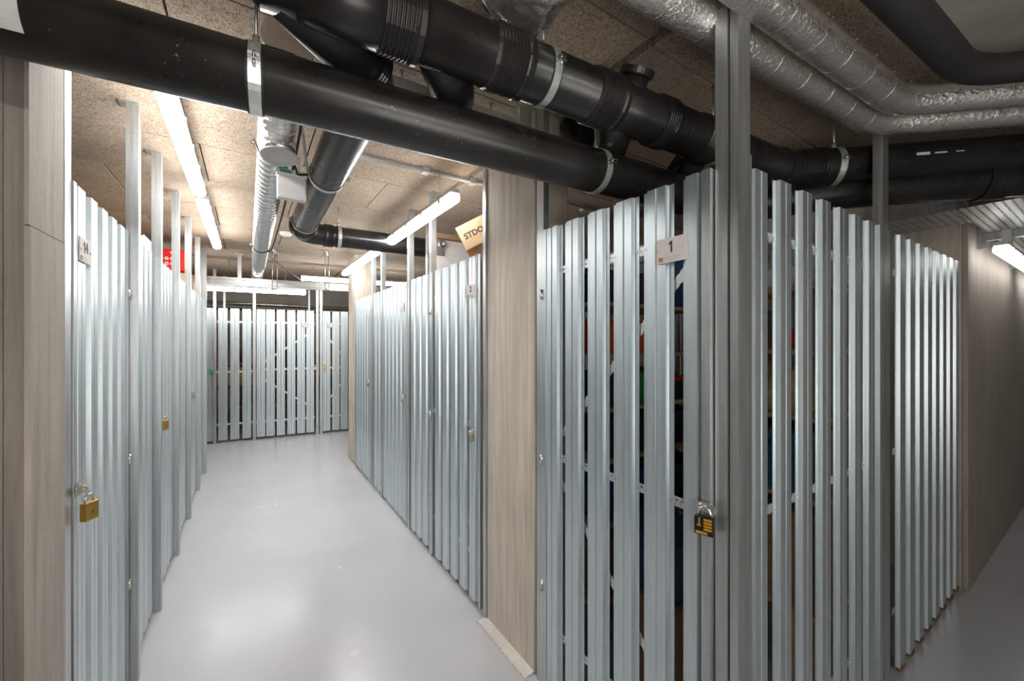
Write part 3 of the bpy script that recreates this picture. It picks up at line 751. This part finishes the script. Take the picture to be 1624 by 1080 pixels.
# ------------------------------------------------------------------ cable trays
def tray(label, a, b_, w_, z, h=.055, rz=0, ribs=True, light='tray'):
    """runs along local x from 0 to length"""
    a = Vector(a); L_ = (Vector(b_) - a).length; rz = math.atan2(b_[1] - a[1], b_[0] - a[0])
    t_ = thing('cable_tray', label, 'cable tray', (a[0], a[1], z), rz)
    MB().lohi((0, -w_ / 2, 0), (L_, w_ / 2, .0015)).build('perforated_bed', light, t_)
    for s in (-1, 1):
        sd = MB().lohi((0, s * w_ / 2 - .001, 0), (L_, s * w_ / 2 + .001, h)); sd.lohi((0, s * w_ / 2 - .006, h - .004), (L_, s * w_ / 2 + .006, h))
        sd.lohi((0, s * w_ / 2 - .004, h * .45), (L_, s * w_ / 2 + .004, h * .52)); sd.build('side_rail', 'steel', t_)
    return t_
tray('perforated cable tray along the right passage wall above the lamp', (3.08, .30, 0), (8.8, .30, 0), .40, 2.20)
t = tray('cable tray crossing over the right end of the passage fence', (3.29, .50, 0), (3.29, 4.4, 0), .42, 2.20)
for k, (x, lab) in enumerate(((3.92, 'bracket arm holding the wall tray, left end of the passage lamp'), (5.15, 'bracket arm holding the wall tray, right end of the passage lamp'))):
    t = thing('tray_bracket', lab, 'bracket', (x, .53, 2.1))
    MB().lohi((x - .02, .06, 2.150), (x + .02, .535, 2.197)).build('arm', 'steel', t, world=True)
    MB().lohi((x - .022, .50, 2.10), (x + .022, .539, 2.198)).build('wall_strut', 'steel', t, world=True)
# tray across the corridor end with slotted struts
def rail_tray(label, a, b_, z):
    a = Vector(a); L_ = (Vector(b_) - a).length; rz = math.atan2(b_[1] - a[1], b_[0] - a[0])
    t_ = thing('cable_tray', label, 'cable tray', (a[0], a[1], z), rz)
    MB().lohi((0, -.101, 0), (L_, -.099, .062)).build('side_rail', 'slot', t_)
    MB().lohi((0, .099, 0), (L_, .101, .062)).build('side_rail', 'slot', t_)
    MB().lohi((0, -.1, -.002), (L_, .1, 0)).build('perforated_bed', 'tray', t_)
    MB().lohi((0, -.13, -.036), (L_, -.07, -.003)).build('trunking', 'steel', t_)
    return t_
rail_tray('slotted cable tray across the corridor end', (-1.6, 6.12, 0), (3.0, 5.70, 0), 2.215)
mb = MB().lohi((-.006, -.020, 0), (.006 - .012, .020, 0)) if False else None
def strut(label, x, y, z0):
    t_ = thing('slotted_strut', label, 'strut', (x, y, z0))
    MB().lohi((-.0205, -.021, 0), (.0205, -.019, CZ - z0 - .004)).build('slotted_face', 'strut', t_)
    m_ = MB().lohi((-.0205, -.019, 0), (-.0185, .02, CZ - z0 - .004)); m_.lohi((.0185, -.019, 0), (.0205, .02, CZ - z0 - .004)); m_.build('channel_side', 'steel', t_)
    MB().lohi((-.04, -.04, CZ - z0 - .004), (.04, .04, CZ - z0)).build('head_plate', 'steel', t_)
    MB().lohi((-.0205, -.02, .02), (.0205, .14, .055)).build('arm', 'steel', t_)
strut('slotted strut hanging from the ceiling at the far end of the corridor', -.09, 5.90, 2.115)
def hook(label, x, y, z0):
    t_ = thing('hanging_bracket', label, 'bracket', (x, y, z0))
    m_ = MB(); m_.sweep([(-.05, -.12, CZ - z0 - .02), (0, .06, CZ - z0 - .02)], .016, 8); m_.build('head_bar', 'steel', t_)
    for s in (-.05, 0): MB().cyl((s, s, .02), (s, s, CZ - z0 - .02), .004, 8).build('rod', 'steel', t_)
    MB().sweep([(-.05, -.10, .0), (0, .02, .02)], .014, 8).build('foot_bar', 'steel', t_)
hook('hanging rod bracket in the middle of the corridor end', .28, 5.45, 2.10)
hook('hanging rod bracket near the far pillar', .80, 5.2, 2.11)
t = thing('slotted_rail', 'short strut piece under the ceiling past the pipe elbow', 'rail', (.42, 4.0, 2.54))
MB().lohi((.40, 3.75, 2.535), (.416, 4.25, 2.569)).build('channel', 'steel', t, world=True); MB().lohi((.43, 3.75, 2.535), (.446, 4.25, 2.569)).build('channel', 'steel', t, world=True)
t = thing('conduit', 'thin steel conduit along the back wall above the fence', 'conduit', (.5, 8.5, 2.1))
MB().cyl((-2.9, 8.62, 2.20), (3.5, 8.55, 2.14), .028, 14).build('tube', 'chrome', t, world=True)
MB().cyl((-2.9, 8.62, 2.10), (3.5, 8.55, 2.04), .020, 12).build('tube', 'rubber', t, world=True)
t = thing('conduit', 'grey conduit fixed across the ceiling above the nearer hanging lamp', 'conduit', (1, 2.36, 2.54))
MB().cyl((.50, 2.36, 2.552), (3.4, 2.30, 2.552), .012, 14).build('tube', 'pvc', t, world=True)
for x in (.9, 1.22, 2.2): MB().lohi((x - .02, 2.32, 2.535), (x + .02, 2.37, 2.569)).build('clip', 'pvc', t, world=True)
t = thing('conduit', 'thin conduit under the ceiling behind door 1', 'conduit', (1.8, 1.9, 2.54))
MB().cyl((1.32, 1.62, 2.54), (3.4, 1.98, 2.54), .010, 12).build('tube', 'pvc', t, world=True)

# ------------------------------------------------------------------ emergency light, detector, cables
t = thing('emergency_light', 'white emergency light box with green sticker hanging beside the grey pipe', 'light', (.19, 2.40, 2.19))
MB().bevbox((.178, 2.26, 2.265), (.125, .045, .11), .005).build('box', 'white', t, world=True)
MB().bevbox((.178, 2.25, 2.332), (.135, .07, .026), .007).build('top_cover', 'white', t, world=True)
MB().box((.150, 2.214, 2.332), (.05, .002, .013)).build('sticker', 'green', t, world=True)
for x in (.14, .21): MB().cyl((x, 2.25, 2.343), (x, 2.25, CZ), .002, 6).build('chain', 'chrome', t, world=True)
t = thing('smoke_detector', 'round white detector disc on the ceiling left of the pipe elbow', 'detector', (.305, 4.5, 2.54))
MB().lathe((.305, 4.5, CZ), (0, 0, -1), [(0, .001), (0, .055), (.012, .055), (.03, .04), (.034, .02), (.034, .001)], 28).build('disc', 'white', t, world=True)
def cable(label, pts, r=.005, m='cord'):
    pts = [Vector(p) for p in pts]; out = []
    n_ = len(pts)
    for i in range(n_ - 1):
        p0, p1_, p2_, p3_ = pts[max(0, i - 1)], pts[i], pts[i + 1], pts[min(n_ - 1, i + 2)]
        for k in range(8):
            s = k / 8; out.append(.5 * ((2 * p1_) + (p2_ - p0) * s + (2 * p0 - 5 * p1_ + 4 * p2_ - p3_) * s * s + (3 * p1_ - p0 - 3 * p2_ + p3_) * s ** 3))
    out.append(pts[-1]); return setp(MB().sweep(out, r, 8).build('cable', m), label, 'cable')
cable('black cable lying along the top of the long drain pipe', [(-2.2, 1.30, 2.262), (-.6, 1.26, 2.262), (-.15, 1.235, 2.262), (.02, 1.20, 2.262), (.10, 1.195, 2.262)], .006)
cable('black cable running down beside the spiral duct', [(Xs + .09, 1.9, 2.45), (Xs + .085, 2.4, 2.36), (Xs + .08, 3.2, 2.32), (Xs + .075, 4.2, 2.33), (Xs + .08, 5.0, 2.42), (.6, 6.0, 2.30)], .006)
cable('grey cable sagging from the spiral duct to the grey pipe', [(Xs + .075, 1.85, 2.50), (Xs + .10, 1.98, 2.43), (Xs + .125, 2.12, 2.38), (.24, 2.19, 2.355), (.245, 2.21, 2.33)], .006, 'greyp')
cable('black cable loop between spiral duct and grey pipe', [(Xs + .075, 2.15, 2.36), (Xs + .09, 2.16, 2.325), (.20, 2.18, 2.315), (.243, 2.20, 2.33)], .005)

# ------------------------------------------------------------------ stored goods
def rotz(a): return Matrix.Rotation(a, 3, 'Z')
def tub(name, label, cat, c, d, m, lid=None, rz=0, group=None):
    t_ = thing(name, label, cat, (c[0], c[1], c[2]), rz, group)
    h = d[2]; k = .92
    vs = [(sx * d[0] / 2 * s, sy * d[1] / 2 * s, z) for z, s in ((0, k), (h, 1)) for sx, sy in ((-1, -1), (1, -1), (1, 1), (-1, 1))]
    MB().add(vs, [(0, 1, 5, 4), (1, 2, 6, 5), (2, 3, 7, 6), (3, 0, 4, 7), (3, 2, 1, 0), (4, 5, 6, 7)]).build('body', m, t_)
    MB().bevbox((0, 0, h + .006), (d[0] + .012, d[1] + .012, .016), .003).build('lid', lid or m, t_)
    for s in (-1, 1): MB().bevbox((s * (d[0] / 2 + .004), 0, h * .8), (.012, d[1] * .4, .02), .003).build('handle', lid or m, t_)
    return t_
def carton(label, c, d, m='card', rz=0, R=None, tapec='wood', flap=True):
    t_ = thing('cardboard_box', label, 'box', c, rz)
    M = (R or Matrix.Identity(3)).to_4x4()
    h = d[2]
    MB().bevbox((0, 0, h / 2), d, .003).tf(M).build('carton', m, t_)
    MB().box((0, 0, h + .0006), (d[0] + .002, .05, .001)).tf(M).build('tape', tapec, t_)
    if flap:
        for s in (-1, 1): MB().box((0, s * d[1] * .25, h + .0022), (d[0], d[1] * .49, .003)).tf(M).build('flap', m, t_)
    return t_
def shelf(label, x0, x1, y0, y1, zs_, top=None):
    t_ = thing('shelving_unit', label, 'shelf', ((x0 + x1) / 2, (y0 + y1) / 2, 0))
    for z in zs_: MB().lohi((x0, y0, z - .018), (x1, y1, z)).build('shelf_board', 'wood', t_, world=True)
    for x in (x0 + .012, x1 - .012):
        for y in (y0 + .012, y1 - .012): MB().box((x, y, (top or zs_[-1] + .02) / 2), (.022, .022, top or zs_[-1] + .02)).build('upright', 'dark', t_, world=True)
    return t_
shelf('wooden shelving unit behind door 1, against the pillar side', 1.33, 2.22, 1.33, 1.70, [.30, .66, .96, 1.20, 1.455, 1.70])
tub('storage_tub', 'bright orange crate on the shelf behind door 1', 'crate', (1.62, 1.46, 1.457), (.42, .24, .15), 'orange')
tub('storage_tub', 'green tub on the middle shelf behind door 1', 'tub', (1.72, 1.45, 1.202), (.20, .20, .16), 'grn', 'dark')
tub('storage_tub', 'dark tool case on the middle shelf behind door 1, left of the green tub', 'case', (1.48, 1.46, 1.202), (.22, .22, .15), 'dark')
tub('storage_tub', 'red lidded box on the middle shelf behind door 1', 'box', (2.02, 1.46, 1.202), (.26, .2, .10), 'dark', 'red')
tub('storage_tub', 'black lidded case on the shelf below the green tub', 'case', (1.62, 1.46, .962), (.40, .24, .17), 'dark')
tub('storage_tub', 'second black case on the lower shelf behind door 1, right-hand one', 'case', (2.02, 1.46, .962), (.24, .22, .16), 'dark')
tub('storage_tub', 'dark green lidded tub on a low shelf behind door 1', 'tub', (1.95, 1.46, .662), (.30, .24, .20), 'grn', 'dark')
tub('storage_tub', 'dark blue tub on a low shelf behind door 1', 'tub', (1.55, 1.46, .662), (.34, .24, .20), 'blue')
tub('storage_tub', 'black crate on the top shelf behind door 1', 'crate', (1.60, 1.48, 1.702), (.38, .26, .14), 'dark')
tub('storage_tub', 'blue box on the top shelf behind door 1', 'box', (2.02, 1.45, 1.702), (.26, .2, .26), 'blue')
carton('brown carton on the lowest shelf behind door 1', (1.6, 1.5, .302), (.4, .28, .26), 'card2')
tub('storage_tub', 'blue storage tub standing on the floor behind door 1', 'tub', (1.34, .98, .60), (.26, .26, .20), 'blue')
carton('dark carton on the floor under the blue tub behind door 1', (1.34, .98, 0), (.27, .28, .59), 'card2')
tub('storage_tub', 'teal bucket-like tub on the floor behind the hinge side of door 1', 'tub', (1.38, 1.17, 0), (.22, .15, .34), 'teal')
shelf('wooden shelving unit behind the first passage fence panel', 1.94, 2.27, .68, 1.26, [.38, .86, 1.20, 1.48, 1.75])
setp(MB().sweep([(2.02, .85, 1.482), (2.02, .85, 1.50), (2.02, .85, 1.53), (2.02, .85, 1.57), (2.02, .85, 1.582)], [.02, .045, .052, .03, .004], 20).build('red_ball', 'red'), 'small red ball on the shelf behind the passage fence', 'ball')
def bagobj(name, label, cat, c, s, m, seed=0):
    bm = bmesh.new(); bmesh.ops.create_icosphere(bm, subdivisions=4, radius=1)
    for v in bm.verts:
        n_ = mnoise.noise(v.co * 2.2 + Vector((seed, 0, 0))) * .3 + mnoise.noise(v.co * 5.5 + Vector((0, seed, 0))) * .16
        co = v.co * (1 + n_); co.z = max(co.z, -.72)
        v.co = Vector((co.x * s[0] / 2, co.y * s[1] / 2, (co.z + .72) * s[2] / 1.72))
    bm.verts.index_update(); mb_ = MB().add([Vector(c) + v.co for v in bm.verts], [tuple(v.index for v in f.verts) for f in bm.faces], True); bm.free()
    return setp(mb_.build(name, m), label, cat)
bagobj('plastic_bag', 'crumpled white plastic bag on the top shelf behind the passage fence', 'bag', (2.08, .98, 1.752), (.24, .42, .12), 'bag', 4)
bagobj('cloth_bag', 'tan soft toy bag on the shelf behind the passage fence', 'bag', (2.06, .86, 1.202), (.22, .26, .22), 'tan', 9)
tub('storage_tub', 'teal toy tub on the shelf below the tan bag', 'tub', (2.08, .86, .862), (.24, .24, .26), 'teal', 'dark')
carton('brown carton on the bottom shelf behind the passage fence', (2.09, .95, .382), (.28, .44, .40), 'card2')
carton('tall light carton leaning inside the passage fence', (1.72, .98, 0), (.26, .20, .82), 'card2', .3)
bagobj('cloth_bag', 'maroon cloth bag on top of the tall carton', 'bag', (1.72, .98, .825), (.26, .22, .28), 'pink', 2)
carton('tall narrow orange-brown carton behind the middle of the passage fence', (2.02, .78, 0), (.12, .09, .36), 'card')
shelf('wooden shelving unit in the unit right of the passage fence post', 2.5, 3.4, 1.2, 1.6, [.4, .9, 1.4])
carton('brown carton on the top board of the far right unit', (2.9, 1.38, 1.402), (.5, .3, .3), 'card2')
carton('brown carton on the middle board of the far right unit', (2.9, 1.38, .902), (.5, .3, .3), 'card2')
# unit 2
tl = Matrix.Rotation(-.42, 3, 'Y') @ Matrix.Rotation(0, 3, 'X')
boxR = Matrix.Rotation(math.radians(-62), 3, 'Z')
t = thing('cardboard_box', 'open cardboard box with lettering tilted on top of the fence by the pillar', 'box', (1.07, 2.285, 2.214))
Rb = Matrix.Rotation(-TH, 4, 'Z') @ Matrix.Rotation(math.radians(-27), 4, 'Y')
MB().bevbox((.16, .1, -.078), (.32, .2, .157), .003).tf(Rb).build('carton', 'card', t)
MB().box((.17, .0, -.20), (.22, .004, .09)).tf(Rb @ Matrix.Rotation(.15, 4, 'X')).build('flap', 'card', t)
text_mb('STDO', .050, Rb @ Matrix.Translation((.092, -.0012, -.078)) @ FACE).build('lettering', 'ink', t)
carton('light cardboard box below the tilted one, showing over the fence', (1.37, 2.33, 1.70), (.32, .24, .33), 'card', .3)
shelf('wooden shelving unit behind door 2', 1.30, 2.1, 2.10, 2.50, [.35, .8, 1.25, 1.68])
tub('storage_tub', 'yellow lidded tub behind door 2', 'tub', (1.42, 2.3, 1.252), (.22, .3, .26), 'yellow', 'dark')
tub('storage_tub', 'black tub on a lower shelf behind door 2', 'tub', (1.5, 2.3, .802), (.3, .3, .3), 'dark')
tub('storage_tub', 'green tub on the bottom shelf behind door 2', 'tub', (1.5, 2.3, .352), (.3, .3, .3), 'grn', 'dark')
t = thing('white_board', 'large white board standing behind the right fence under a wooden strip', 'board', (1.9, 3.15, 1.5))
MB().lohi((1.26, 3.145, 1.2), (2.8, 3.165, 2.36)).build('panel', 'board', t, world=True)
MB().lohi((1.24, 3.09, 2.362), (2.8, 3.165, 2.40)).build('wood_strip', 'card2', t, world=True)
t = thing('wall_bracket', 'small steel bracket with a ring on the white board', 'bracket', (1.34, 3.12, 2.25))
MB().lohi((1.30, 3.130, 2.23), (1.37, 3.144, 2.36)).build('plate', 'steel', t, world=True)
MB().lathe((1.345, 3.128, 2.32), (0, -1, 0), [(0, .018), (.02, .018), (.02, .028), (0, .028)], 18).build('ring', 'chrome', t, world=True)
# left units
shelf('wooden shelving unit in the left unit carrying the red case', -1.25, -.50, 3.75, 5.9, [.5, 1.2, 2.02])
t = thing('red_case', 'bright red case with round white vents above the left fence', 'case', (-.655, 5.4, 2.20))
MB().bevbox((-.66, 5.38, 2.315), (.29, .44, .215), .02).build('shell', 'red', t, world=True)
for i in range(4):
    for k in range(2):
        MB().lathe((-.755 + i * .042, 5.159, 2.275 + k * .05), (0, -1, 0), [(0, .007), (.003, .007), (.003, .016), (0, .016)], 16).build('vent', 'white', t, world=True)
MB().box((-.615, 5.158, 2.385), (.06, .002, .014)).build('lettering', 'white', t, world=True)
MB().box((-.66, 5.38, 2.200), (.25, .40, .012)).build('base', 'rubber', t, world=True)
carton('brown carton carrying the red case on the left', (-.66, 5.34, 2.022), (.28, .38, .165), 'card')
carton('tan carton at the far end of the left shelf, right of the red case', (-.60, 5.72, 2.022), (.18, .22, .21), 'card')
bagobj('plastic_bag', 'crumpled white plastic bag peeping over the left fence before the second post', 'bag', (-.57, 3.28, 1.99), (.16, .32, .17), 'bag', 6)
carton('carton under the white bag inside the left fence', (-.74, 3.30, 1.42), (.46, .4, .565), 'card2')
carton('large lower carton carrying the left carton stack', (-.75, 3.30, 0), (.5, .5, 1.415), 'card2')
# back units
shelf('wooden shelving unit behind the left part of the back fence', -.55, .45, 7.95, 8.4, [.45, .8, 1.15, 1.45])
for k, (x, z, d, m) in enumerate(((-.3, .452, .3, 'card2'), (.1, .452, .3, 'dark'), (-.25, .802, .28, 'card'), (.2, .802, .28, 'card2'), (-.3, 1.152, .25, 'card2'), (.15, 1.152, .25, 'card'))):
    carton(('left ', 'right ')[k % 2] + 'carton on the ' + ('lowest', 'second', 'third')[k // 2] + ' board behind the back fence', (x, 8.17, z), (.34, .3, d), m)
shelf('wooden shelving unit behind the right part of the back fence', .55, 1.6, 7.95, 8.4, [.45, .95, 1.35])
for k, (x, z, d, m) in enumerate(((.8, .452, .4, 'dark'), (1.25, .452, .4, 'teal'), (.8, .952, .3, 'dark'), (1.25, .952, .3, 'card2'))):
    carton(('left ', 'right ')[k % 2] + 'box on the ' + ('lower', 'upper')[k // 2] + ' board behind the right back doors', (x, 8.17, z), (.34, .3, d), m)
